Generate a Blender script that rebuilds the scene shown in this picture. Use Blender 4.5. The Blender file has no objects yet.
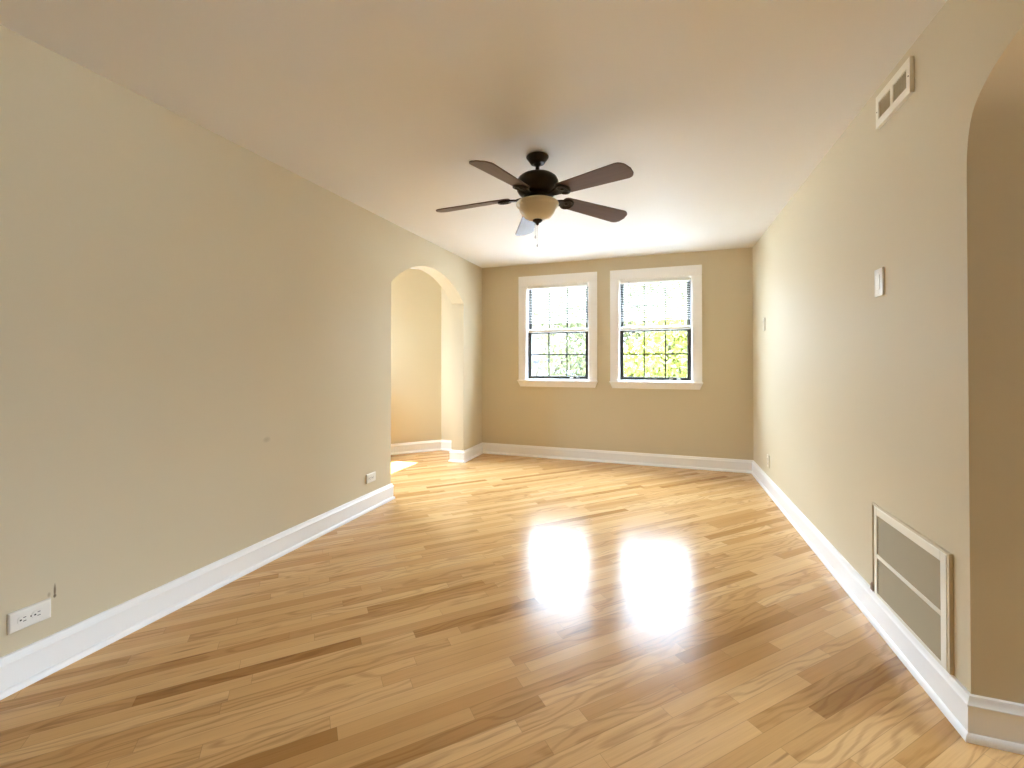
import bpy, bmesh, math, random
from mathutils import Vector, Matrix

random.seed(7)
S = bpy.context.scene
COL = S.collection
R = math.radians

# ------------------------------------------------------------------ camera
CAM_H = 1.198
cd = bpy.data.cameras.new('camera')
cd.sensor_width = 36.0
cd.lens = 36.0 * 433.0 / 1024.0
PITCH = 0.45
cd.shift_y = -(22.0 + 433.0 * math.tan(R(PITCH))) / 1024.0
cd.clip_start = 0.05
cam = bpy.data.objects.new('camera', cd)
cam.location = (0, 0, CAM_H)
cam.rotation_euler = (R(90 + PITCH), 0, R(19.107))
COL.objects.link(cam)
S.camera = cam

# ------------------------------------------------------------------ world, sun, exposure
W = bpy.data.worlds.new('sky')
S.world = W
W.use_nodes = True
bg = W.node_tree.nodes['Background']
bg.inputs['Color'].default_value = (0.88, 0.95, 1.0, 1)
bg.inputs['Strength'].default_value = 15.0
# hazy bright sky: brighter overhead than at the horizon
wt = W.node_tree
tcw = wt.nodes.new('ShaderNodeTexCoord')
sepw = wt.nodes.new('ShaderNodeSeparateXYZ')
rampw = wt.nodes.new('ShaderNodeValToRGB')
wt.links.new(tcw.outputs['Generated'], sepw.inputs[0])
wt.links.new(sepw.outputs[2], rampw.inputs[0])
wt.links.new(rampw.outputs[0], bg.inputs['Color'])
stops = [(0.0, 0.16), (0.14, 0.22), (0.24, 0.40), (0.45, 0.58), (1.0, 0.95)]
el = rampw.color_ramp.elements
while len(el) < len(stops):
    el.new(0.5)
for e_, (p_, v_) in zip(el, stops):
    e_.position = p_
    e_.color = (0.80 * v_, 0.97 * v_, 1.22 * v_, 1)

sun = bpy.data.lights.new('sun', 'SUN')
sun.energy = 15.0
sun.angle = R(0.6)
sun.color = (1.0, 0.91, 0.78)
suno = bpy.data.objects.new('sun', sun)
sd = Vector((1.0, 0.08, -math.tan(R(66.5))))
suno.rotation_euler = sd.to_track_quat('-Z', 'Y').to_euler()
suno.location = (-6, 3, 12)
COL.objects.link(suno)

S.view_settings.view_transform = 'Standard'
S.view_settings.look = 'None'
S.view_settings.exposure = 2.45
S.view_settings.gamma = 1.0
S.view_settings.use_curve_mapping = False
S.cycles.use_denoising = True
S.cycles.max_bounces = 16
S.cycles.diffuse_bounces = 10
S.cycles.glossy_bounces = 6
S.cycles.transmission_bounces = 8
S.cycles.transparent_max_bounces = 16
S.cycles.sample_clamp_indirect = 12.0
S.cycles.blur_glossy = 0.2


def portal(name, loc, rot, sx, sy):
    """daylight sampling aid for a window opening (adds no light)"""
    l = bpy.data.lights.new(name, 'AREA')
    l.shape = 'RECTANGLE'
    l.size, l.size_y = sx, sy
    l.cycles.is_portal = True
    o = bpy.data.objects.new(name, l)
    o.location = loc
    o.rotation_euler = rot
    COL.objects.link(o)


# ------------------------------------------------------------------ dimensions
XL, XR, YB, H = -2.245, 0.93, 5.275, 2.44
YR = -1.6                # wall behind the camera
TL = 0.16                # thickness of the arched walls
XW = -3.5                # alcove outer wall
ALC = [(XW, 2.3), (XW, 4.60), (-2.85, YB)]


# ------------------------------------------------------------------ materials
def srgb(r, g, b):
    f = lambda c: (c / 12.92 if c <= 0.04045 else ((c + 0.055) / 1.055) ** 2.4)
    return (f(r / 255), f(g / 255), f(b / 255), 1)


def principled(name, col, rough=0.5, metal=0.0, spec=0.5):
    m = bpy.data.materials.new(name)
    m.use_nodes = True
    b = m.node_tree.nodes['Principled BSDF']
    b.inputs['Base Color'].default_value = col
    b.inputs['Roughness'].default_value = rough
    b.inputs['Metallic'].default_value = metal
    b.inputs['Specular IOR Level'].default_value = spec
    return m


class NT:
    """small node-tree helper"""
    def __init__(self, m):
        self.t = m.node_tree
        self.n = self.t.nodes
        self.l = self.t.links

    def new(self, typ, **kw):
        n = self.n.new(typ)
        for k, v in kw.items():
            setattr(n, k, v)
        return n

    def put(self, sock, v):
        if isinstance(v, bpy.types.NodeSocket):
            self.l.new(v, sock)
        else:
            sock.default_value = v

    def math(self, op, a, b=0.0, c=None):
        n = self.new('ShaderNodeMath', operation=op)
        self.put(n.inputs[0], a)
        self.put(n.inputs[1], b)
        if c is not None:
            self.put(n.inputs[2], c)
        return n.outputs[0]

    def xyz(self, x, y, z=0.0):
        n = self.new('ShaderNodeCombineXYZ')
        self.put(n.inputs[0], x)
        self.put(n.inputs[1], y)
        self.put(n.inputs[2], z)
        return n.outputs[0]

    def pos(self):
        g = self.new('ShaderNodeNewGeometry')
        s = self.new('ShaderNodeSeparateXYZ')
        self.l.new(g.outputs['Position'], s.inputs[0])
        return g.outputs['Position'], s.outputs

    def noise(self, vec, scale, detail=2.0, rough=0.5):
        n = self.new('ShaderNodeTexNoise')
        self.put(n.inputs['Vector'], vec)
        n.inputs['Scale'].default_value = scale
        n.inputs['Detail'].default_value = detail
        n.inputs['Roughness'].default_value = rough
        return n.outputs['Fac']

    def ramp(self, fac, stops):
        n = self.new('ShaderNodeValToRGB')
        e = n.color_ramp.elements
        while len(e) < len(stops):
            e.new(0.5)
        for i, (p, c) in enumerate(stops):
            e[i].position = p
            e[i].color = c
        self.put(n.inputs[0], fac)
        return n.outputs[0]

    def mix(self, fac, a, b, mode='MIX'):
        n = self.new('ShaderNodeMix', data_type='RGBA', blend_type=mode)
        self.put(n.inputs[0], fac)
        self.put(n.inputs[6], a)
        self.put(n.inputs[7], b)
        return n.outputs[2]

    def bump(self, height, strength, dist):
        n = self.new('ShaderNodeBump')
        n.inputs['Strength'].default_value = strength
        n.inputs['Distance'].default_value = dist
        self.put(n.inputs['Height'], height)
        return n.outputs[0]

    def base(self, v):
        self.put(self.n['Principled BSDF'].inputs['Base Color'], v)

    def normal(self, v):
        self.put(self.n['Principled BSDF'].inputs['Normal'], v)


WALL_RGB = srgb(212, 199, 169)


def wall_material(name, col, scuffs=()):
    m = principled(name, col, 0.55, 0, 0.35)
    t = NT(m)
    p, s = t.pos()
    n1 = t.noise(p, 1.3, 3)
    c = t.mix(n1, tuple(v * 0.975 for v in col[:3]) + (1,), tuple(min(1, v * 1.02) for v in col[:3]) + (1,))
    for (y, z, ry, rz, dark, strength) in scuffs:
        dy = t.math('DIVIDE', t.math('SUBTRACT', s[1], y), ry)
        dz = t.math('DIVIDE', t.math('SUBTRACT', s[2], z), rz)
        d = t.math('ADD', t.math('MULTIPLY', dy, dy), t.math('MULTIPLY', dz, dz))
        f = t.math('MULTIPLY', t.math('MAXIMUM', t.math('SUBTRACT', 1.0, d), 0.0), strength)
        f = t.math('MINIMUM', f, 1.0)
        c = t.mix(f, c, dark)
    t.base(c)
    t.normal(t.bump(t.noise(p, 90, 3), 0.06, 0.004))
    return m


def floor_material():
    m = principled('oak_strip_floor', (0.5, 0.33, 0.16, 1), 0.2, 0, 0.20)
    t = NT(m)
    p, s = t.pos()
    k = math.sqrt(0.5)
    a = t.math('MULTIPLY', t.math('ADD', s[0], s[1]), k)          # along the strips
    b = t.math('MULTIPLY', t.math('SUBTRACT', s[1], s[0]), k)     # across the strips
    w = 0.057
    bs = t.math('DIVIDE', b, w)
    row = t.math('FLOOR', bs)
    fr = t.math('SUBTRACT', bs, row)
    wn = t.new('ShaderNodeTexWhiteNoise', noise_dimensions='1D')
    t.put(wn.inputs['W'], row)
    ln = t.math('ADD', 0.55, t.math('MULTIPLY', wn.outputs['Value'], 0.5))
    wn2 = t.new('ShaderNodeTexWhiteNoise', noise_dimensions='1D')
    t.put(wn2.inputs['W'], t.math('ADD', row, 133.7))
    al = t.math('DIVIDE', t.math('ADD', t.math('ADD', a, 20.0), t.math('MULTIPLY', wn2.outputs['Value'], 3.0)), ln)
    idx = t.math('FLOOR', al)
    fa = t.math('SUBTRACT', al, idx)
    w3 = t.new('ShaderNodeTexWhiteNoise', noise_dimensions='2D')
    t.put(w3.inputs['Vector'], t.xyz(row, idx))
    rnd = w3.outputs['Value']
    sep = t.new('ShaderNodeSeparateColor')
    t.put(sep.inputs[0], w3.outputs['Color'])
    r2, r3 = sep.outputs[1], sep.outputs[2]
    col = t.ramp(rnd, [(0.0, srgb(166, 120, 68)), (0.06, srgb(190, 144, 88)), (0.35, srgb(206, 162, 106)),
                       (0.7, srgb(213, 170, 115)), (1.0, srgb(220, 180, 127))])
    # grain, stretched along each strip and different in each
    off = t.math('MULTIPLY', r2, 57.0)
    g1 = t.noise(t.xyz(t.math('ADD', t.math('MULTIPLY', a, 1.6), off), t.math('MULTIPLY', b, 55.0), t.math('MULTIPLY', r3, 31.0)), 1.0, 4, 0.6)
    g2 = t.noise(t.xyz(t.math('ADD', t.math('MULTIPLY', a, 5.0), off), t.math('MULTIPLY', b, 230.0), r3), 1.0, 3, 0.6)
    # cathedral figure: distorted bands in some strips
    dist = t.noise(t.xyz(t.math('ADD', t.math('MULTIPLY', a, 2.2), off), t.math('MULTIPLY', b, 9.0), off), 1.0, 2)
    band = t.math('SINE', t.math('ADD', t.math('MULTIPLY', fr, 9.0), t.math('MULTIPLY', dist, 38.0)))
    cath = t.math('MULTIPLY', t.math('MULTIPLY', t.math('GREATER_THAN', r3, 0.45), 0.22), t.math('MAXIMUM', band, 0.0))
    shade = t.math('SUBTRACT', t.math('ADD', t.math('MULTIPLY', t.math('SUBTRACT', g1, 0.5), 0.55),
                                      t.math('MULTIPLY', t.math('SUBTRACT', g2, 0.5), 0.40)), t.math('SUBTRACT', cath, 0.02))
    c = t.mix(1.0, col, t.ramp(t.math('ADD', shade, 0.5), [(0.0, (0.55, 0.47, 0.38, 1)), (0.5, (1, 1, 1, 1)), (1.0, (1.22, 1.24, 1.28, 1))]), 'MULTIPLY')
    # dark mineral streaks and knots here and there
    st = t.noise(t.xyz(t.math('ADD', t.math('MULTIPLY', a, 3.0), off), t.math('MULTIPLY', b, 40.0), 5.0), 1.0, 1)
    stf = t.math('MULTIPLY', t.math('MINIMUM', t.math('MULTIPLY', t.math('MAXIMUM', t.math('SUBTRACT', st, 0.68), 0.0), 9.0), 1.0), 0.6)
    c = t.mix(stf, c, srgb(122, 84, 48))
    # seams between strips and at their ends
    e1 = t.math('MINIMUM', fr, t.math('SUBTRACT', 1.0, fr))
    e2 = t.math('MULTIPLY', t.math('MINIMUM', fa, t.math('SUBTRACT', 1.0, fa)), t.math('DIVIDE', ln, w))
    e = t.math('MINIMUM', e1, e2)
    seam = t.math('SUBTRACT', 1.0, t.math('MINIMUM', t.math('DIVIDE', e, 0.022), 1.0))
    c = t.mix(t.math('MULTIPLY', seam, 0.5), c, srgb(112, 78, 44))
    t.base(c)
    hgt = t.math('ADD', t.math('SUBTRACT', t.math('MULTIPLY', g1, 0.25), t.math('MULTIPLY', seam, 0.15)),
                 t.math('MULTIPLY', t.math('SUBTRACT', r2, 0.5), t.math('SUBTRACT', fr, 0.5)))
    big = t.noise(p, 2.5, 1)
    t.normal(t.bump(t.math('ADD', hgt, t.math('MULTIPLY', big, 1.2)), 0.22, 0.0016))
    t.put(t.n['Principled BSDF'].inputs['Roughness'], t.math('ADD', 0.15, t.math('MULTIPLY', g1, 0.1)))
    return m


def glass_material():
    m = bpy.data.materials.new('window_glass')
    m.use_nodes = True
    t = NT(m)
    t.n.remove(t.n['Principled BSDF'])
    tr = t.new('ShaderNodeBsdfTransparent')
    tr.inputs[0].default_value = (0.95, 0.97, 0.96, 1)
    gl = t.new('ShaderNodeBsdfGlossy')
    gl.inputs['Roughness'].default_value = 0.02
    fr = t.new('ShaderNodeFresnel')
    g = t.new('ShaderNodeNewGeometry')
    t.put(fr.inputs[0], t.math('SUBTRACT', 1.45, t.math('MULTIPLY', g.outputs['Backfacing'], 1.45 - 1 / 1.45)))
    mx = t.new('ShaderNodeMixShader')
    t.l.new(fr.outputs[0], mx.inputs[0])
    t.l.new(tr.outputs[0], mx.inputs[1])
    t.l.new(gl.outputs[0], mx.inputs[2])
    t.l.new(mx.outputs[0], t.n['Material Output'].inputs[0])
    return m


def translucent_material(name, col, tcol, mixf, rough=0.5):
    m = principled(name, col, rough, 0, 0.3)
    t = NT(m)
    tl = t.new('ShaderNodeBsdfTranslucent')
    tl.inputs[0].default_value = tcol
    mx = t.new('ShaderNodeMixShader')
    mx.inputs[0].default_value = mixf
    t.l.new(t.n['Principled BSDF'].outputs[0], mx.inputs[1])
    t.l.new(tl.outputs[0], mx.inputs[2])
    t.l.new(mx.outputs[0], t.n['Material Output'].inputs[0])
    return m


def leaf_material(name, c1, c2, mixf):
    m = translucent_material(name, c1, c2, mixf, 0.5)
    t = NT(m)
    p, s = t.pos()
    n = t.noise(p, 2.2, 2)
    t.base(t.mix(n, c1, c2))
    return m


def wood_blade_material():
    m = principled('dark_walnut_blade', srgb(92, 66, 50), 0.42, 0, 0.5)
    t = NT(m)
    tc = t.new('ShaderNodeTexCoord')
    mp = t.new('ShaderNodeMapping')
    mp.inputs['Scale'].default_value = (3, 60, 10)
    t.l.new(tc.outputs['Object'], mp.inputs[0])
    n = t.noise(mp.outputs[0], 1.0, 4)
    t.base(t.mix(n, srgb(76, 52, 38), srgb(108, 80, 60)))
    return m


M = {
    'wall': wall_material('beige_wall_paint', WALL_RGB),
    'wall_left': wall_material('beige_wall_paint_scuffed', WALL_RGB, [
        (1.021, 0.305, 0.0045, 0.032, srgb(118, 102, 78), 1.1),
        (1.021, 0.284, 0.006, 0.008, srgb(96, 82, 62), 1.0),
        (1.004, 0.297, 0.006, 0.012, srgb(150, 134, 106), 0.6),
        (1.979, 0.732, 0.030, 0.020, srgb(150, 134, 108), 0.35)]),
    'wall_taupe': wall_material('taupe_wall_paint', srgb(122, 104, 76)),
    'ceiling': wall_material('white_ceiling_paint', srgb(232, 230, 224)),
    'trim': principled('white_trim_paint', srgb(249, 248, 245), 0.35),
    'plastic': principled('white_plastic', srgb(240, 236, 226), 0.35),
    'bright_plastic': principled('bright_white_plastic', srgb(252, 252, 252), 0.25),
    'painted_plate': principled('painted_plate', srgb(228, 218, 198), 0.4),
    'slot': principled('dark_slot', srgb(40, 34, 28), 0.7),
    'sash': principled('dark_bronze_aluminium', srgb(48, 46, 40), 0.45, 0.1),
    'blind': translucent_material('white_vinyl_blind', srgb(240, 240, 240), (0.88, 0.88, 0.88, 1), 0.5),
    'blind_rail': principled('white_blind_rail', srgb(236, 236, 232), 0.4),
    'glass': glass_material(),
    'bronze': principled('oil_rubbed_bronze', srgb(46, 36, 24), 0.42, 0.55),
    'blade': wood_blade_material(),
    'bowl': translucent_material('cream_alabaster_glass', srgb(250, 243, 222), srgb(250, 232, 196), 0.3, 0.2),
    'chain': principled('brass_chain', srgb(120, 104, 80), 0.35, 0.8),
    'grille_white': principled('cream_enamel', srgb(240, 234, 216), 0.4),
    'grille_panel': principled('taupe_enamel', srgb(180, 163, 130), 0.7, 0, 0.2),
    'vent_slat': principled('vent_enamel', srgb(206, 196, 168), 0.5),
    'dark': principled('duct_dark', srgb(70, 62, 46), 0.9),
    'chip_and_gap_shade': principled('bare_wood_chip_and_gap_shade', srgb(140, 110, 84), 0.8),  # brown of the bare chip, also used to paint the gap's shade
    'floor': floor_material(),
    'leaf_a': leaf_material('bright_leaf', srgb(78, 86, 32), srgb(112, 114, 52), 0.35),
    'leaf_b': leaf_material('pale_leaf', srgb(72, 76, 50), srgb(96, 98, 66), 0.35),
    'bark': principled('bark', srgb(70, 62, 54), 0.9),
    'lawn': principled('pale_concrete', srgb(126, 128, 130), 0.95),
    'siding': principled('lavender_white_siding', srgb(58, 58, 68), 0.7),
    'roof': principled('grey_shingle', srgb(80, 78, 80), 0.9),
    'pane': principled('dark_pane', srgb(90, 100, 116), 0.15),
}


# ------------------------------------------------------------------ mesh helpers
def mesh_object(name, bm, mat, parent=None, smooth=None):
    bmesh.ops.recalc_face_normals(bm, faces=bm.faces)
    me = bpy.data.meshes.new(name)
    bm.to_mesh(me)
    bm.free()
    if smooth is not None:
        for f in me.polygons:
            f.use_smooth = True
        me.set_sharp_from_angle(angle=R(smooth))
    me.materials.append(mat)
    o = bpy.data.objects.new(name, me)
    COL.objects.link(o)
    if parent is not None:
        o.parent = parent
    return o


def tag(o, label=None, cat=None, group=None, kind=None):
    if label: o['label'] = label
    if cat: o['category'] = cat
    if group: o['group'] = group
    if kind: o['kind'] = kind
    return o


def empty(name, loc, rz=0.0):
    o = bpy.data.objects.new(name, None)
    o.empty_display_size = 0.1
    o.location = loc
    o.rotation_euler = (0, 0, rz)
    COL.objects.link(o)
    return o


def add_box(bm, x0, x1, y0, y1, z0, z1, bev=0.0, segs=2):
    vs = [bm.verts.new((x, y, z)) for x in (x0, x1) for y in (y0, y1) for z in (z0, z1)]
    q = [(0, 1, 3, 2), (4, 6, 7, 5), (0, 4, 5, 1), (2, 3, 7, 6), (0, 2, 6, 4), (1, 5, 7, 3)]
    fs = [bm.faces.new([vs[i] for i in f]) for f in q]
    if bev:
        ed = list({e for f in fs for e in f.edges})
        bmesh.ops.bevel(bm, geom=ed, offset=bev, segments=segs, affect='EDGES', profile=0.5)


def bx(name, dims, mat, parent=None, bev=0.0):
    bm = bmesh.new()
    add_box(bm, *dims, bev=bev)
    return mesh_object(name, bm, mat, parent, 35 if bev else None)


def add_lathe(bm, prof, n=48, cx=0.0, cy=0.0):
    """prof: (radius, z) from top to bottom; radius 0 closes"""
    rings = []
    for r, z in prof:
        if r < 1e-6:
            rings.append([bm.verts.new((cx, cy, z))])
        else:
            rings.append([bm.verts.new((cx + r * math.cos(2 * math.pi * i / n), cy + r * math.sin(2 * math.pi * i / n), z)) for i in range(n)])
    for a, b in zip(rings, rings[1:]):
        for i in range(n):
            j = (i + 1) % n
            if len(a) == 1 and len(b) == 1:
                continue
            if len(a) == 1:
                bm.faces.new((a[0], b[i], b[j]))
            elif len(b) == 1:
                bm.faces.new((a[i], b[0], a[j]))
            else:
                bm.faces.new((a[i], b[i], b[j], a[j]))


def add_tube(bm, pts, rad, n=10):
    pts = [Vector(p) for p in pts]
    rads = rad if isinstance(rad, (list, tuple)) else [rad] * len(pts)
    rings = []
    for i, p in enumerate(pts):
        d = (pts[min(i + 1, len(pts) - 1)] - pts[max(i - 1, 0)]).normalized()
        u = d.orthogonal().normalized()
        if abs(d.z) < 0.95:
            u = d.cross(Vector((0, 0, 1))).normalized()
        else:
            u = d.cross(Vector((0, 1, 0))).normalized()
        v = d.cross(u)
        rings.append([bm.verts.new(p + (u * math.cos(2 * math.pi * k / n) + v * math.sin(2 * math.pi * k / n)) * rads[i]) for k in range(n)])
    for a, b in zip(rings, rings[1:]):
        for k in range(n):
            bm.faces.new((a[k], a[(k + 1) % n], b[(k + 1) % n], b[k]))
    bm.faces.new(rings[0][::-1])
    bm.faces.new(rings[-1])


def add_prism(bm, poly, vec):
    """poly: list of 3D points (planar), extruded by vec"""
    vec = Vector(vec)
    a = [bm.verts.new(p) for p in poly]
    b = [bm.verts.new(Vector(p) + vec) for p in poly]
    bm.faces.new(a[::-1])
    bm.faces.new(b)
    n = len(poly)
    for i in range(n):
        bm.faces.new((a[i], a[(i + 1) % n], b[(i + 1) % n], b[i]))


# ------------------------------------------------------------------ setting: floor, ceiling, walls
bm = bmesh.new()
add_box(bm, XW - 0.2, 4.65, YR - 0.2, YB + 0.2, -0.12, 0.0)
tag(mesh_object('floor', bm, M['floor']), 'honey oak strip floor laid diagonally with glossy finish', 'floor', kind='structure')
bm = bmesh.new()
nx, ny = 48, 48
gv = {}
for i in range(nx + 1):
    for j in range(ny + 1):
        x = XW - 0.2 + (4.85 - XW) * i / nx
        y = YR - 0.2 + (YB - YR + 0.4) * j / ny
        sag = 0.030 * min(1.2, max(0, (XR - x) / 3.2)) ** 3 * min(1.2, max(0, (YB - y) / 4.4))
        for k in (0, 1):
            gv[i, j, k] = bm.verts.new((x, y, H - sag if k == 0 else H + 0.12))
for i in range(nx):
    for j in range(ny):
        for k in (0, 1):
            bm.faces.new((gv[i, j, k], gv[i + 1, j, k], gv[i + 1, j + 1, k], gv[i, j + 1, k]))
for i in range(nx):
    for j in (0, ny):
        bm.faces.new((gv[i, j, 0], gv[i + 1, j, 0], gv[i + 1, j, 1], gv[i, j, 1]))
for j in range(ny):
    for i in (0, nx):
        bm.faces.new((gv[i, j, 0], gv[i, j + 1, 0], gv[i, j + 1, 1], gv[i, j, 1]))
tag(mesh_object('ceiling', bm, M['ceiling'], None, 30), 'plain white painted ceiling above the room', 'ceiling', kind='structure')


def seg_arch(y0, y1, spring, rise, n=40):
    c = (y0 + y1) / 2
    hw = (y1 - y0) / 2
    rad = (hw * hw + rise * rise) / (2 * rise)
    out = []
    for i in range(n + 1):
        y = y0 + (y1 - y0) * i / n
        out.append((y, spring + math.sqrt(max(0, rad * rad - (y - c) ** 2)) - (rad - rise)))
    return out


def smooth_curve(pts, n):
    """Catmull-Rom through pts"""
    P = [Vector((p[0], p[1], 0)) for p in pts]
    P = [P[0] * 2 - P[1]] + P + [P[-1] * 2 - P[-2]]
    out = []
    for i in range(1, len(P) - 2):
        for k in range(n):
            t = k / n
            a, b, c, d = P[i - 1], P[i], P[i + 1], P[i + 2]
            q = 0.5 * ((2 * b) + (c - a) * t + (2 * a - 5 * b + 4 * c - d) * t * t + (3 * b - a - 3 * c + d) * t ** 3)
            out.append((q.x, q.y))
    out.append((P[-2].x, P[-2].y))
    return out


def arched_wall(name, x0, x1, ya, yb, arch, mat, label):
    poly = [(x0, ya, -0.02), (x0, arch[0][0], -0.02)]
    poly += [(x0, y, z) for y, z in arch]
    poly += [(x0, arch[-1][0], -0.02), (x0, yb, -0.02), (x0, yb, H + 0.02), (x0, ya, H + 0.02)]
    bm = bmesh.new()
    add_prism(bm, poly, (x1 - x0, 0, 0))
    o = mesh_object(name, bm, mat, None, 30)
    return tag(o, label, 'wall', kind='structure')


AL0, AL1 = 3.24, 4.71
larch = seg_arch(AL0, AL1, 1.900, 0.270)
arched_wall('wall_left', XL - TL, XL, YR, YB + 0.05, larch, M['wall_left'], 'long beige wall on the left with an arched opening near its far end')
AR1 = 1.795
half = smooth_curve([(0, 1.80), (0.004, 1.88), (0.018, 1.955), (0.048, 2.012), (0.115, 2.066), (0.19, 2.100), (0.25, 2.118), (0.42, 2.150), (0.60, 2.168), (0.80, 2.174)], 6)
rarch = [(AR1 - d, z) for d, z in half]
rarch += [(AR1 - 1.6 + d, z) for d, z in half[::-1][1:]]
rarch = rarch[::-1]
arched_wall('wall_right', XR, XR + 0.2, YR, YB + 0.05, rarch, M['wall'], 'beige wall on the right with vents and the near arch')


def grid_wall(name, org, ux, length, thick, holes, mat, label):
    """wall from point org along unit ux (in plan); thickness to the left of ux; holes = (u0,u1,z0,z1)"""
    org = Vector((org[0], org[1], 0))
    ux = Vector((ux[0], ux[1], 0)).normalized()
    nv = Vector((-ux.y, ux.x, 0)) * thick
    us = sorted({0.0, length} | {h[0] for h in holes} | {h[1] for h in holes})
    zs = sorted({-0.02, H + 0.02} | {h[2] for h in holes} | {h[3] for h in holes})
    bm = bmesh.new()
    cache = {}

    def vert(i, j, side):
        k = (i, j, side)
        if k not in cache:
            cache[k] = bm.verts.new(org + ux * us[i] + Vector((0, 0, zs[j])) + (nv if side else Vector()))
        return cache[k]

    def solid(i, j):
        if i < 0 or j < 0 or i >= len(us) - 1 or j >= len(zs) - 1:
            return False
        cu, cz = (us[i] + us[i + 1]) / 2, (zs[j] + zs[j + 1]) / 2
        return not any(h[0] < cu < h[1] and h[2] < cz < h[3] for h in holes)

    for i in range(len(us) - 1):
        for j in range(len(zs) - 1):
            if not solid(i, j):
                continue
            for s in (0, 1):
                bm.faces.new([vert(i, j, s), vert(i + 1, j, s), vert(i + 1, j + 1, s), vert(i, j + 1, s)])
            if not solid(i - 1, j): bm.faces.new([vert(i, j, 0), vert(i, j + 1, 0), vert(i, j + 1, 1), vert(i, j, 1)])
            if not solid(i + 1, j): bm.faces.new([vert(i + 1, j, 0), vert(i + 1, j + 1, 0), vert(i + 1, j + 1, 1), vert(i + 1, j, 1)])
            if not solid(i, j - 1): bm.faces.new([vert(i, j, 0), vert(i + 1, j, 0), vert(i + 1, j, 1), vert(i, j, 1)])
            if not solid(i, j + 1): bm.faces.new([vert(i, j + 1, 0), vert(i + 1, j + 1, 0), vert(i + 1, j + 1, 1), vert(i, j + 1, 1)])
    return tag(mesh_object(name, bm, mat), label, 'wall', kind='structure')


WZ0, WZ1 = 0.975, 2.175
W1 = (-1.632, -0.840)
W2 = (-0.482, 0.322)
x0b = -3.1
grid_wall('wall_back', (x0b, YB), (1, 0), XR + 0.2 - x0b, 0.16,
          [(W1[0] - x0b, W1[1] - x0b, WZ0, WZ1), (W2[0] - x0b, W2[1] - x0b, WZ0, WZ1)], M['wall'], 'beige far wall with two windows side by side')
# alcove behind the left arch
dv = Vector((ALC[2][0] - ALC[1][0], ALC[2][1] - ALC[1][1], 0))
grid_wall('wall_alcove_diagonal', ALC[1], (dv.x, dv.y), dv.length + 0.12, 0.12, [], M['wall'], 'angled beige wall seen through the left arch')
WW = (3.78, 4.50, 0.95, 2.06)        # alcove west window: y0, y1, z0, z1
grid_wall('wall_alcove_west', (XW, 2.2), (0, 1), 4.60 - 2.2 + 0.03, 0.12, [(WW[0] - 2.2, WW[1] - 2.2, WW[2], WW[3])], M['wall'], 'outer wall of the alcove beyond the left arch')
grid_wall('wall_alcove_south', (XL - TL, 2.3), (-1, 0), (XL - TL) - XW + 0.12, 0.12, [], M['wall'], 'end wall of the alcove nearest the camera')
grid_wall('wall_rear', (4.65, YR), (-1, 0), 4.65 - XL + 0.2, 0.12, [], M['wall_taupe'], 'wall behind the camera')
WH = (1.10, 2.70, 0.6, 2.15)          # unseen hall window, added to brighten the left wall: y0, y1, z0, z1
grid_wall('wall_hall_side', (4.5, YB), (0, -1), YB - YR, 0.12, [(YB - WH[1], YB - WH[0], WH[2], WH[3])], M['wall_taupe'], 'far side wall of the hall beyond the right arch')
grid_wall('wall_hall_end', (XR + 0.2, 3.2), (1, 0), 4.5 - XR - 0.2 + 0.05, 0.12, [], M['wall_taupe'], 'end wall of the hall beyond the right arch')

# ------------------------------------------------------------------ baseboards
PROFILE = [(0.000, 0.000), (0.028, 0.000), (0.028, 0.008), (0.0255, 0.016), (0.0215, 0.021), (0.016, 0.0235),
           (0.016, 0.104), (0.0195, 0.1065), (0.0195, 0.112), (0.0165, 0.116), (0.0125, 0.124), (0.0115, 0.130), (0.0085, 0.136), (0.000, 0.138)]


def baseboard(name, path, label, first=0, last=None):
    """sweep PROFILE along path (room on the right); only segments first..last become geometry"""
    P = [Vector((x, y)) for x, y in path]
    last = len(P) - 1 if last is None else last
    offs = []
    for i in range(len(P)):
        ns = []
        if i > 0:
            d = (P[i] - P[i - 1]).normalized(); ns.append(Vector((d.y, -d.x)))
        if i < len(P) - 1:
            d = (P[i + 1] - P[i]).normalized(); ns.append(Vector((d.y, -d.x)))
        if len(ns) == 2:
            b = (ns[0] + ns[1]).normalized()
            offs.append(b / max(0.2, b.dot(ns[0])))
        else:
            offs.append(ns[0])
    bm = bmesh.new()
    rings = []
    for i in range(first, last + 1):
        rings.append([bm.verts.new((P[i].x + offs[i].x * p, P[i].y + offs[i].y * p, z)) for p, z in PROFILE])
    for a, b in zip(rings, rings[1:]):
        for k in range(len(PROFILE)):
            j = (k + 1) % len(PROFILE)
            bm.faces.new((a[k], a[j], b[j], b[k]))
    bm.faces.new(rings[0])
    bm.faces.new(rings[-1][::-1])
    o = mesh_object(name, bm, M['trim'], None, 30)
    return tag(o, label, 'baseboard', kind='structure')


main_path = [(XL - TL, YB), (XL - TL, AL1), (XL, AL1), (XL, YB), (XR, YB), (XR, AR1), (XR + 0.2, AR1), (XR + 0.2, 3.2)]
baseboard('baseboard_pier', main_path, 'white baseboard wrapping the pier beside the left arch', 0, 3)
baseboard('baseboard_back', main_path, 'white moulded baseboard under the two windows', 3, 4)
baseboard('baseboard_right', main_path, 'white moulded baseboard along the right wall and into its arch', 4, 7)
baseboard('baseboard_left', [(XL, YR), (XL, AL0), (XL - TL, AL0), (XL - TL, 2.3)], 'white moulded baseboard along the long left wall', 0, 3)
baseboard('baseboard_alcove', [(XW, 2.3), (XW, 4.60), (-2.85, YB), (XL - TL, YB)], 'white baseboard of the alcove seen through the left arch')


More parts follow.
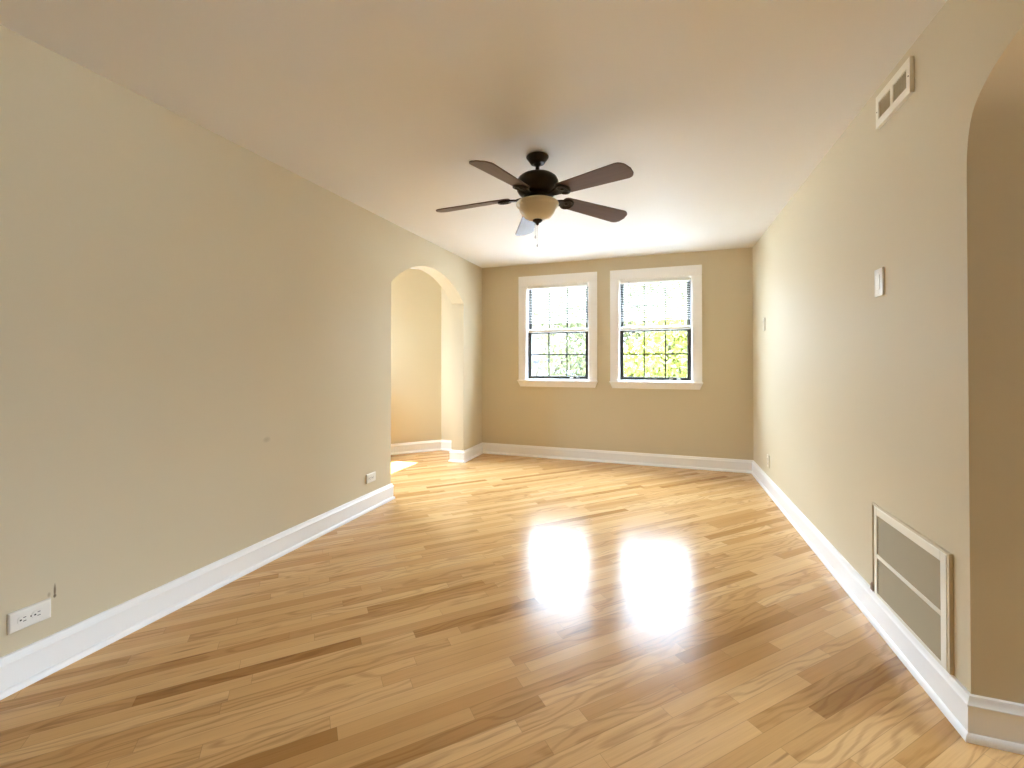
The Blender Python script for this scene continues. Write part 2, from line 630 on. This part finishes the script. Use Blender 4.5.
# ------------------------------------------------------------------ windows
def window_unit(name, label, loc, rz, w, z0, z1, wall_t=0.16, full=True):
    """local frame: x along the wall, -y into the room, wall face at y = 0; opening centred on x"""
    t = empty(name, loc, rz)
    tag(t, label, 'window', kind='structure')
    h = w / 2
    cw, ch = 0.102, 0.112
    # casing: two legs and a head in one mesh
    bm = bmesh.new()
    for (a, b) in ((-h - cw, -h), (h, h + cw)):
        add_box(bm, a, b, -0.020, 0.0, z0 - 0.005, z1, 0.003)
    add_box(bm, -h - cw, h + cw, -0.022, 0.0, z1, z1 + ch, 0.003)
    mesh_object('casing', bm, M['trim'], t, 35)
    # sill moulding with mitred returns
    bm = bmesh.new()
    e = h + cw + 0.006
    ring = lambda ins, y, z: [bm.verts.new(p) for p in ((-e + ins, 0, z), (-e + ins, y, z), (e - ins, y, z), (e - ins, 0, z))]
    rs = [ring(0.0, -0.046, z0 - 0.004), ring(0.0, -0.050, z0 - 0.010), ring(0.002, -0.050, z0 - 0.020), ring(0.006, -0.044, z0 - 0.026), ring(0.026, -0.024, z0 - 0.076), ring(0.030, -0.020, z0 - 0.088)]
    for a, b in zip(rs, rs[1:]):
        for i in range(3):
            bm.faces.new((a[i], a[i + 1], b[i + 1], b[i]))
        bm.faces.new((a[3], a[0], b[0], b[3]))
    bm.faces.new(rs[0]); bm.faces.new(rs[-1][::-1])
    mesh_object('sill', bm, M['trim'], t, 25)
    # jamb liner
    bm = bmesh.new()
    add_box(bm, -h, -h + 0.008, 0.0, wall_t, z0, z1)
    add_box(bm, h - 0.008, h, 0.0, wall_t, z0, z1)
    add_box(bm, -h + 0.008, h - 0.008, 0.0, wall_t, z1 - 0.012, z1)
    add_box(bm, -h + 0.008, h - 0.008, 0.0, wall_t, z0, z0 + 0.012)
    mesh_object('jamb_liner', bm, M['trim'], t)
    h2 = h - 0.0085
    zb, zt = z0 + 0.0125, z1 - 0.0125
    mid = (zb + zt) / 2 + 0.0
    fw = 0.040

    def sash(nm, y0, y1, za, zc, rows_mid, bottom):
        bm = bmesh.new()
        add_box(bm, -h2, -h2 + fw, y0, y1, za, zc, 0.002, 1)
        add_box(bm, h2 - fw, h2, y0, y1, za, zc, 0.002, 1)
        add_box(bm, -h2 + fw, h2 - fw, y0, y1, za, za + bottom, 0.002, 1)
        add_box(bm, -h2 + fw, h2 - fw, y0, y1, zc - 0.034, zc, 0.002, 1)
        s = mesh_object(nm, bm, M['sash'], t, 35)
        yc = (y0 + y1) / 2
        bm = bmesh.new()
        add_box(bm, -h2 + fw - 0.004, h2 - fw + 0.004, yc - 0.002, yc + 0.002, za + bottom - 0.004, zc - 0.030)
        mesh_object('glass_pane', bm, M['glass'], s)
        if full:
            bm = bmesh.new()
            iw = (h2 - fw) * 2
            for k in (1, 2):
                x = -h2 + fw + iw * k / 3
                add_box(bm, x - 0.0075, x + 0.0075, yc - 0.009, yc - 0.0025, za + bottom, zc - 0.034)
            zm = (za + bottom + zc - 0.034) / 2
            add_box(bm, -h2 + fw, h2 - fw, yc - 0.0088, yc - 0.0026, zm - 0.0075, zm + 0.0075)
            mesh_object('muntin_grid', bm, M['sash'], s)
        return s

    if full:
        sash('upper_sash', 0.082, 0.112, mid - 0.018, zt, 0, 0.034)
        lo = sash('lower_sash', 0.048, 0.078, zb, mid + 0.018, 0, 0.034)
    else:
        lo = sash('casement_sash', 0.048, 0.078, zb, zt, 0, 0.034)
    if full:
        for x in (h2 * 0.45, h2 * 0.66):
            bx('sash_lift', (x - 0.022, x + 0.022, 0.040, 0.0478, zb + 0.012, zb + 0.019), M['plastic'], lo, 0.002)
    return t


w1c, w2c = (W1[0] + W1[1]) / 2, (W2[0] + W2[1]) / 2
window_unit('window_1', 'left of the two white-cased dark sash windows on the far wall', (w1c, YB, 0), 0, W1[1] - W1[0], WZ0, WZ1)
window_unit('window_2', 'right of the two white-cased dark sash windows on the far wall', (w2c, YB, 0), 0, W2[1] - W2[0], WZ0, WZ1)
window_unit('window_3', 'alcove window on the outer wall', (XW, (WW[0] + WW[1]) / 2, 0), R(90), WW[1] - WW[0], WW[2], WW[3], 0.14, False)
window_unit('added_hall_window', 'unseen window added beyond the right arch to light the left wall', (4.5, (WH[0] + WH[1]) / 2, 0), R(-90), WH[1] - WH[0], WH[2], WH[3], 0.12, False)
zc = (WZ0 + WZ1) / 2
portal('daylight_portal', (4.5 + 0.13, (WH[0] + WH[1]) / 2, (WH[2] + WH[3]) / 2), (0, R(90), 0), WH[3] - WH[2], WH[1] - WH[0])
portal('daylight_portal', (w1c, YB + 0.17, zc), (R(-90), 0, 0), W1[1] - W1[0], WZ1 - WZ0)
portal('daylight_portal', (w2c, YB + 0.17, zc), (R(-90), 0, 0), W2[1] - W2[0], WZ1 - WZ0)
portal('daylight_portal', (XW - 0.15, (WW[0] + WW[1]) / 2, (WW[2] + WW[3]) / 2), (0, R(-90), 0), WW[3] - WW[2], WW[1] - WW[0])


# ------------------------------------------------------------------ venetian blinds
def blind(label, xc, w, ztop, zbot, wand):
    t = empty('venetian_blind', (xc, YB + 0.022, zbot))
    tag(t, label, 'blind', 'half-lowered blinds in the far windows')
    h = w / 2 - 0.016
    top = ztop - zbot
    bx('headrail', (-h, h, -0.018, 0.018, top - 0.034, top), M['blind_rail'], t, 0.002)
    bx('bottom_rail', (-h, h, -0.015, 0.015, 0.0, 0.026), M['blind_rail'], t, 0.004)
    bm = bmesh.new()
    n = 26
    for i in range(n):
        z = 0.034 + (top - 0.034 - 0.048) * i / (n - 1)
        if i < 4:
            z = 0.031 + 0.004 * i
        prev = None
        for k in range(5):
            y = -0.0125 + 0.025 * k / 4
            zz = z + 0.0022 * (1 - (k - 2) ** 2 / 4.0) + y * 0.16
            a = [bm.verts.new((-h + 0.004, y, zz)), bm.verts.new((h - 0.004, y, zz))]
            if prev:
                bm.faces.new((prev[0], prev[1], a[1], a[0]))
            prev = a
    mesh_object('slats', bm, M['blind'], t, 60)
    for x in (-h * 0.72, 0.0, h * 0.72):
        bm = bmesh.new()
        add_tube(bm, [(x, -0.0135, 0.024), (x, -0.0135, top - 0.03)], 0.0008, 5)
        mesh_object('ladder_cord', bm, M['blind_rail'], t)
    if wand:
        bm = bmesh.new()
        add_tube(bm, [(-h + 0.10, -0.024, top - 0.02), (-h + 0.10, -0.027, top - 0.40)], 0.0032, 8)
        mesh_object('tilt_wand', bm, M['pane'], t, 40)
    return t


blind('white venetian blind half lowered in the left far window', w1c, W1[1] - W1[0], WZ1 - 0.014, 1.572, False)
blind('white venetian blind with a tilt wand half lowered in the right far window', w2c, W2[1] - W2[0], WZ1 - 0.014, 1.572, True)

# ------------------------------------------------------------------ ceiling fan
FX, FY = -0.707, 2.51
fan = tag(empty('ceiling_fan', (FX, FY, H)), 'dark bronze five-blade ceiling fan with a cream glass bowl light', 'ceiling fan')
Z = lambda z: z - H
bm = bmesh.new()
add_lathe(bm, [(0, 0), (0.064, 0), (0.067, Z(2.436)), (0.067, Z(2.430)), (0.060, Z(2.420)), (0.052, Z(2.410)), (0.046, Z(2.400)), (0.042, Z(2.394)), (0.024, Z(2.390)), (0.0, Z(2.390))])
mesh_object('canopy', bm, M['bronze'], fan, 40)
bm = bmesh.new()
add_lathe(bm, [(0, Z(2.394)), (0.024, Z(2.392)), (0.021, Z(2.382)), (0.0125, Z(2.376)), (0.0125, Z(2.346)), (0.020, Z(2.340)), (0.022, Z(2.318)), (0.0, Z(2.318))], 24)
mesh_object('downrod', bm, M['bronze'], fan, 40)
bm = bmesh.new()
add_lathe(bm, [(0, Z(2.328)), (0.050, Z(2.328)), (0.078, Z(2.323)), (0.102, Z(2.314)), (0.118, Z(2.301)), (0.126, Z(2.284)), (0.128, Z(2.268)),
               (0.127, Z(2.248)), (0.122, Z(2.230)), (0.112, Z(2.214)), (0.096, Z(2.203)), (0.086, Z(2.198)), (0.080, Z(2.182)), (0.0, Z(2.182))], 64)
mesh_object('motor_housing', bm, M['bronze'], fan, 40)
bm = bmesh.new()
add_lathe(bm, [(0, Z(2.1815)), (0.070, Z(2.1815)), (0.074, Z(2.172)), (0.095, Z(2.164)), (0.112, Z(2.158)), (0.112, Z(2.150)), (0.0, Z(2.150))], 48)
mesh_object('light_kit_collar', bm, M['bronze'], fan, 40)
bm = bmesh.new()
outer = [(0.120, Z(2.156)), (0.127, Z(2.153)), (0.129, Z(2.146)), (0.126, Z(2.139)), (0.117, Z(2.134)), (0.112, Z(2.126)), (0.108, Z(2.112)), (0.098, Z(2.092)), (0.083, Z(2.074)), (0.062, Z(2.062)), (0.036, Z(2.055)), (0.010, Z(2.053))]
inner = [(r - 0.005 if r > 0.02 else 0.006, z + 0.005) for r, z in outer][::-1]
add_lathe(bm, outer + inner + [outer[0]], 64)
bmesh.ops.remove_doubles(bm, verts=bm.verts, dist=1e-5)
mesh_object('light_bowl', bm, M['bowl'], fan, 50)
bm = bmesh.new()
add_lathe(bm, [(0, Z(2.0575)), (0.012, Z(2.0575)), (0.028, Z(2.054)), (0.030, Z(2.048)), (0.022, Z(2.040)), (0.010, Z(2.034)), (0.008, Z(2.025)), (0.0, Z(2.020))], 32)
mesh_object('finial', bm, M['bronze'], fan, 45)
for (x, y, zb_) in ((-0.001, -0.004, 1.898), (-0.018, 0.012, 1.955)):
    bm = bmesh.new()
    n = int((2.033 - zb_) / 0.0075)
    for i in range(n):
        bmesh.ops.create_icosphere(bm, subdivisions=1, radius=0.0017, matrix=Matrix.Translation((x, y, Z(2.033 - i * 0.0075))))
    add_tube(bm, [(x, y, Z(2.034)), (x, y, Z(zb_))], 0.0006, 5)
    add_lathe(bm, [(0, Z(zb_ + 0.012)), (0.0022, Z(zb_ + 0.010)), (0.0036, Z(zb_)), (0.0028, Z(zb_ - 0.008)), (0, Z(zb_ - 0.009))], 10, x, y)
    mesh_object('pull_chain', bm, M['chain'], fan, 60)

# blade: local +x outward, pitched about x
BZ = 2.202
DROOP = R(4.4)
pitch = R(-13)


def blade_mesh():
    bm = bmesh.new()
    r0, r1 = 0.170, 0.648
    out = []
    w0, w1 = 0.052, 0.069
    n = 8
    # root, rounded corners
    for k in range(n + 1):
        a = math.pi + (math.pi / 2) * k / n
        out.append((r0 + 0.03 + 0.03 * math.cos(a), -w0 + 0.03 + 0.03 * math.sin(a)))
    cr = 0.048
    for k in range(n + 1):
        a = -math.pi / 2 + (math.pi / 2) * k / n
        out.append((r1 - cr + cr * math.cos(a) - 0.006, -w1 + cr + cr * math.sin(a)))
    out.append((r1 - 0.001, 0.0))
    for k in range(n + 1):
        a = (math.pi / 2) * k / n
        out.append((r1 - cr + cr * math.cos(a) - 0.006, w1 - cr + cr * math.sin(a)))
    for k in range(n + 1):
        a = math.pi / 2 + (math.pi / 2) * k / n
        out.append((r0 + 0.03 + 0.03 * math.cos(a), w0 - 0.03 + 0.03 * math.sin(a)))
    rot = Matrix.Rotation(pitch, 3, 'X')
    pts = [rot @ Vector((x, y, -0.003)) for x, y in out]
    add_prism(bm, pts, rot @ Vector((0, 0, 0.006)))
    return bm


def arm_mesh():
    """curved blade iron: twin-lobed arm that ends in a scrolled medallion under the blade"""
    bm = bmesh.new()
    rot = Matrix.Rotation(pitch, 3, 'X')
    # arm from motor underside out and down to the blade
    path = [(0.070, 0, 2.194), (0.092, 0, 2.192), (0.112, 0, 2.190), (0.132, 0, 2.190), (0.155, 0, 2.193), (0.185, 0, 2.194)]
    rings = []
    for i, (x, y, z) in enumerate(path):
        hw = (0.022, 0.020, 0.018, 0.020, 0.026, 0.030)[i]
        th = 0.005
        ring = [Vector((x, -hw, z - BZ - th)), Vector((x, hw, z - BZ - th)), Vector((x, hw, z - BZ + th)), Vector((x, -hw, z - BZ + th))]
        if i >= 3:
            ring = [Vector((p.x, p.y, p.z)) + (rot @ Vector((0, p.y, 0)) - Vector((0, p.y, 0))) for p in ring]
        rings.append([bm.verts.new(p) for p in ring])
    for a, b in zip(rings, rings[1:]):
        for k in range(4):
            bm.faces.new((a[k], a[(k + 1) % 4], b[(k + 1) % 4], b[k]))
    bm.faces.new(rings[0][::-1]); bm.faces.new(rings[-1])
    # medallion: horseshoe rim with an oval boss, just under the blade
    zoff = -0.0075
    cx = 0.205
    rim = []
    for k in range(29):
        a = -math.pi * 0.80 + 2 * math.pi * 0.80 * k / 28
        rim.append(rot @ Vector((cx + 0.036 * math.cos(a), 0.042 * math.sin(a), zoff - 0.002)))
    add_tube(bm, rim, 0.0075, 8)
    plate = [rot @ Vector((cx + 0.034 * math.cos(a), 0.040 * math.sin(a), zoff - 0.001)) for a in [2 * math.pi * k / 24 for k in range(24)]]
    add_prism(bm, plate, rot @ Vector((0, 0, 0.0045)))
    for sx, sy, rr in ((cx - 0.004, 0, 0.013), (cx + 0.018, 0.018, 0.005), (cx + 0.018, -0.018, 0.005)):
        bmesh.ops.create_uvsphere(bm, u_segments=12, v_segments=8, radius=rr,
                                  matrix=Matrix.Translation(rot @ Vector((sx, sy, zoff - 0.002))) @ Matrix.Diagonal((1, 1, 0.5, 1)))
    return bm


blade0 = arm0 = None
for k in range(5):
    a = R(43 + 72 * k)
    if k == 0:
        blade0 = mesh_object('blade', blade_mesh(), M['blade'], fan, 40)
        arm0 = mesh_object('blade_arm', arm_mesh(), M['bronze'], fan, 40)
        b_, a_ = blade0, arm0
    else:
        b_, a_ = blade0.copy(), arm0.copy()
        COL.objects.link(b_); COL.objects.link(a_)
        b_.parent = a_.parent = fan
    for o in (b_, a_):
        o.location = (0, 0, BZ - H)
        o.rotation_euler = (0, DROOP, a)


# ------------------------------------------------------------------ wall fittings (local: x along the wall, -y into the room)
LEFT, RIGHT = R(90), R(-90)


def duplex_outlet(name, label, loc, rz, horizontal, mat):
    t = tag(empty(name, loc, rz), label, 'outlet')
    w, h = (0.117, 0.074) if horizontal else (0.074, 0.117)
    bm = bmesh.new()
    a = [(-w / 2, 0), (w / 2, 0)]
    prof = [(0, 0.0), (0, -0.006), (0.003, -0.0095), (0.007, -0.0105)]
    rs = []
    for ins, y in prof:
        rs.append([bm.verts.new(p) for p in ((-w / 2 + ins, y, -h / 2 + ins), (w / 2 - ins, y, -h / 2 + ins), (w / 2 - ins, y, h / 2 - ins), (-w / 2 + ins, y, h / 2 - ins))])
    for p, q in zip(rs, rs[1:]):
        for i in range(4):
            bm.faces.new((p[i], p[(i + 1) % 4], q[(i + 1) % 4], q[i]))
    bm.faces.new(rs[0]); bm.faces.new(rs[-1])
    mesh_object('cover_plate', bm, mat, t)
    for s in (-1, 1):
        c = 0.0195 * s
        # receptacle face: circle with flattened sides
        pts = []
        for k in range(40):
            an = 2 * math.pi * k / 40
            u, v = 0.0175 * math.cos(an), 0.0175 * math.sin(an)
            u = max(-0.0142, min(0.0142, u))
            pts.append((v + 0 if horizontal else u, u if horizontal else v))
        if horizontal:
            pts = [(0.0 + c + (p[0]), p[1]) for p in pts]
        else:
            pts = [(p[0], c + p[1]) for p in pts]
        bm = bmesh.new()
        add_prism(bm, [(x, -0.0106, z) for x, z in pts], (0, -0.002, 0))
        f = mesh_object('receptacle', bm, mat, t)
        bm = bmesh.new()
        for (u, v, du, dv_) in ((-0.0065, 0.002, 0.0012, 0.0045), (0.0065, 0.002, 0.0012, 0.0038), (0, -0.0085, 0.0026, 0.0026)):
            if horizontal:
                x, z, dx, dz = c + v, u, dv_, du
            else:
                x, z, dx, dz = u, c + v, du, dv_
            add_box(bm, x - dx, x + dx, -0.0131, -0.0124, z - dz, z + dz)
        mesh_object('slots', bm, M['slot'], f)
    bm = bmesh.new()
    bmesh.ops.create_uvsphere(bm, u_segments=12, v_segments=6, radius=0.0032, matrix=Matrix.Translation((0, -0.0105, 0)) @ Matrix.Diagonal((1, 0.5, 1, 1)))
    mesh_object('screw', bm, M['chain'], t, 60)
    return t


duplex_outlet('wall_outlet', 'white sideways outlet low on the near end of the left wall, below a dark scuff', (XL, 0.949, 0.247), LEFT, True, M['plastic'])
duplex_outlet('wall_outlet', 'white sideways outlet low on the left wall just before the arch', (XL, 2.960, 0.257), LEFT, True, M['plastic'])
duplex_outlet('wall_outlet', 'cream upright outlet low on the right wall near the far corner', (XR, 4.56, 0.283), RIGHT, False, M['painted_plate'])


def rocker_switch(label, loc, rz, mat):
    t = tag(empty('light_switch', loc, rz), label, 'light switch')
    bx('cover_plate', (-0.039, 0.039, -0.009, 0.0, -0.062, 0.062), mat, t, 0.003)
    bm = bmesh.new()
    add_prism(bm, [(-0.0165, -0.0091, -0.033), (-0.0165, -0.0112, -0.033), (-0.0165, -0.0112, 0.0), (-0.0165, -0.0128, 0.033), (-0.0165, -0.0091, 0.033)], (0.033, 0, 0))
    mesh_object('rocker', bm, mat, t)
    for z in (-0.047, 0.047):
        bm = bmesh.new()
        bmesh.ops.create_uvsphere(bm, u_segments=10, v_segments=6, radius=0.003, matrix=Matrix.Translation((0, -0.009, z)) @ Matrix.Diagonal((1, 0.5, 1, 1)))
        mesh_object('screw', bm, mat, t, 60)
    return t


rocker_switch('bright white rocker switch at mid height on the right wall', (XR, 2.380, 1.556), RIGHT, M['bright_plastic'])
rocker_switch('pale cream switch on the right wall close to the far corner', (XR, 4.71, 1.560), RIGHT, M['painted_plate'])

# supply vent high on the right wall
t = tag(empty('wall_vent', (XR, 2.238, 2.320), RIGHT), 'small cream two-bay supply vent high on the right wall', 'vent')
bm = bmesh.new()
w, h = 0.142, 0.071
for (a, b, c, d) in ((-w, w, h - 0.034, h), (-w, w, -h, -h + 0.034), (-w, -w + 0.026, -h + 0.034, h - 0.034), (w - 0.026, w, -h + 0.034, h - 0.034), (-0.012, 0.010, -h + 0.034, h - 0.034)):
    add_box(bm, a, b, -0.014, 0.0, c, d)
bmesh.ops.remove_doubles(bm, verts=bm.verts, dist=1e-5)
mesh_object('vent_frame', bm, M['grille_white'], t)
bx('duct_backing', (-w + 0.02, w - 0.02, -0.0015, -0.0003, -h + 0.03, h - 0.03), M['dark'], t)
for (a, b) in ((-w + 0.026, -0.012), (0.010, w - 0.026)):
    bm = bmesh.new()
    n = 9
    for i in range(n):
        x = a + (b - a) * (i + 0.5) / n
        p = [(x - 0.0035, -0.010, -h + 0.034), (x - 0.0025, -0.010, -h + 0.034), (x + 0.0035, -0.002, -h + 0.034), (x + 0.0025, -0.002, -h + 0.034)]
        add_prism(bm, [p[0], p[1], p[2], p[3]], (0, 0, 2 * (h - 0.034)))
    mesh_object('louvre_bank', bm, M['vent_slat'], t)
for x in (-w + 0.011, w - 0.011):
    bm = bmesh.new()
    bmesh.ops.create_uvsphere(bm, u_segments=10, v_segments=6, radius=0.0035, matrix=Matrix.Translation((x, -0.014, 0)) @ Matrix.Diagonal((1, 0.5, 1, 1)))
    mesh_object('screw', bm, M['chain'], t, 60)

# return-air grille low on the right wall
ry0, ry1, rz0, rz1 = 1.880, 2.462, 0.139, 0.546
t = tag(empty('return_air_grille', (XR, (ry0 + ry1) / 2, rz0), RIGHT), 'large white-framed return air grille above the right baseboard', 'vent')
w = (ry1 - ry0) / 2
h = rz1 - rz0
bm = bmesh.new()
add_box(bm, -w, -w + 0.012, -0.011, 0, 0, h)
add_box(bm, w - 0.012, w, -0.011, 0, 0, h)
add_box(bm, -w + 0.012, w - 0.012, -0.011, 0, h - 0.008, h)
mesh_object('wood_surround', bm, M['wall'], t)
gl, gr, gt = -w + 0.034, w - 0.0122, h - 0.0082
bm = bmesh.new()
add_box(bm, gl, gl + 0.027, -0.013, -0.002, 0, gt, 0.002, 1)
add_box(bm, gr - 0.035, gr, -0.013, -0.002, 0, gt, 0.002, 1)
add_box(bm, gl + 0.027, gr - 0.035, -0.013, -0.002, gt - 0.036, gt, 0.002, 1)
add_box(bm, gl + 0.027, gr - 0.035, -0.0125, -0.002, 0, 0.012)
mesh_object('grille_frame', bm, M['grille_white'], t, 35)
pm = 0.180
bx('centre_bar', (gl + 0.027, gr - 0.035, -0.0128, -0.003, pm - 0.009, pm + 0.009), M['grille_white'], t, 0.002)
for (za, zb_) in ((0.012, pm - 0.009), (pm + 0.009, gt - 0.036)):
    bm = bmesh.new()
    n = int((zb_ - za) / 0.0075)
    for i in range(n):
        z = za + (zb_ - za) * (i + 0.5) / n
        add_prism(bm, [(gl + 0.027, -0.0105, z - 0.0040), (gl + 0.027, -0.0097, z - 0.0040), (gl + 0.027, -0.0030, z + 0.0038), (gl + 0.027, -0.0038, z + 0.0038)], (gr - gl - 0.062, 0, 0))
    mesh_object('louvre_panel', bm, M['grille_panel'], t)
bx('duct_backing', (gl + 0.02, gr - 0.03, -0.0015, -0.0003, 0.0, gt - 0.03), M['dark'], t)
tag(bx('gap_shade_strip', (-w + 0.0122, gl - 0.0002, -0.0025, -0.0002, 0.0, gt), M['chip_and_gap_shade'], t), 'brown strip painted as gap shade left of the white frame')  # the shadow in the gap beside the frame, painted as a brown strip
bm = bmesh.new()
add_prism(bm, [(-w - 0.004, -0.0135, 0.002), (-w + 0.022, -0.0135, 0.0), (-w + 0.020, -0.0135, 0.026), (-w + 0.010, -0.0135, 0.040), (-w - 0.002, -0.0135, 0.026)], (0, 0.0022, 0))
tag(mesh_object('wood_block', bm, M['chip_and_gap_shade'], t), 'bare brown chip at the lower corner')


# ------------------------------------------------------------------ outdoors
bm = bmesh.new()
add_box(bm, -60, 60, -40, 80, -3.5, -3.3)
tag(mesh_object('ground', bm, M['lawn']), 'pale paved yard outside below the windows', 'ground', kind='structure')


def leafy_tree(label, x, y, crown, trunk_r, mat, n, leaf, seed, group='trees outside the far windows'):
    """crown: list of (dx, dy, z, radius) clumps"""
    rnd = random.Random(seed)
    t = tag(empty('leafy_tree', (x, y, -3.3)), label, 'tree', group)
    bm = bmesh.new()
    top = max(c[2] for c in crown) + 3.3
    add_tube(bm, [(0, 0, -0.05), (0.05, 0.02, top * 0.35), (-0.04, 0.05, top * 0.62), (0, 0, top * 0.9)], [trunk_r, trunk_r * 0.8, trunk_r * 0.55, trunk_r * 0.2], 10)
    for (dx, dy, z, r) in crown:
        zz = z + 3.3
        add_tube(bm, [(0, 0, top * 0.40), (dx * 0.5, dy * 0.5, (zz + top * 0.40) / 2 + 0.1), (dx, dy, zz)], [trunk_r * 0.4, trunk_r * 0.25, trunk_r * 0.08], 7)
    mesh_object('trunk', bm, M['bark'], t, 50)
    bm = bmesh.new()
    tot = sum(c[3] ** 2 for c in crown)
    for (dx, dy, z, r) in crown:
        for _ in range(int(n * r * r / tot)):
            d = Vector((rnd.gauss(0, 1), rnd.gauss(0, 1), rnd.gauss(0, 1))).normalized() * r * (rnd.random() ** 0.45)
            d.z *= 0.8
            c = Vector((dx, dy, z + 3.3)) + d
            nrm = (Vector((rnd.uniform(-1, 1), rnd.uniform(-1, 1), rnd.uniform(-0.1, 1)))).normalized()
            u = nrm.orthogonal().normalized()
            u = (Matrix.Rotation(rnd.uniform(0, 6.28), 3, nrm) @ u)
            v = nrm.cross(u)
            s = leaf * rnd.uniform(0.6, 1.3)
            vs = [bm.verts.new(c + p) for p in (-u * s, v * s * 0.42 - u * 0.1 * s - nrm * 0.12 * s, u * s, -v * s * 0.42 - u * 0.1 * s - nrm * 0.12 * s)]
            bm.faces.new(vs)
    mesh_object('crown', bm, mat, t)
    return t


leafy_tree('bright yellow-green tree filling the lower part of the right window', 0.1, 10.4,
           [(0.0, 0, 0.9, 1.25), (0.9, 0.2, 1.2, 1.2), (-0.8, 0.2, 0.9, 1.05), (0.1, 0.4, 2.0, 0.95), (1.3, 0.3, 2.2, 0.9)], 0.15, M['leaf_a'], 6000, 0.085, 1)
leafy_tree('pale loose tree seen through the left window', -4.0, 12.0,
           [(1.6, 0, 1.1, 1.15), (2.2, 0.3, 2.5, 1.0), (2.3, 0.2, 0.5, 0.9), (0.5, 0, 2.6, 1.0), (1.3, 0.3, 2.9, 0.9)], 0.16, M['leaf_b'], 4600, 0.09, 2)
leafy_tree('pale green tree rising behind the two nearer trees', 0.4, 16.0,
           [(-0.6, 0, 2.8, 1.7), (1.0, 0, 2.6, 1.6), (-2.2, 0.4, 2.6, 1.6), (0.4, 0, 0.6, 1.6), (-3.6, 0.2, 2.6, 1.5), (-0.6, 0.4, 4.0, 1.2), (1.0, 0.3, 3.8, 1.2), (-2.3, 0.2, 3.9, 1.2), (-3.8, 0.3, 3.8, 1.2)], 0.2, M['leaf_b'], 10500, 0.12, 3)

hs = tag(empty('neighbour_house', (-7.2, 24.0, -3.3)), 'pale lavender house glimpsed low in the left window', 'house')
bx('wall', (-3.2, 3.2, 0, 6, 0, 4.6), M['siding'], hs)
bm = bmesh.new()
add_prism(bm, [(-3.5, -0.3, 4.6), (3.5, -0.3, 4.6), (0, -0.3, 6.6)], (0, 6.6, 0))
mesh_object('roof', bm, M['roof'], hs)
for x in (-1.6, 0.6, 2.2):
    f = bx('window_frame', (x - 0.5, x + 0.5, -0.06, 0, 2.6, 4.0), M['trim'], hs)
    bx('window_pane', (x - 0.42, x + 0.42, -0.075, -0.0605, 2.68, 3.92), M['pane'], f)
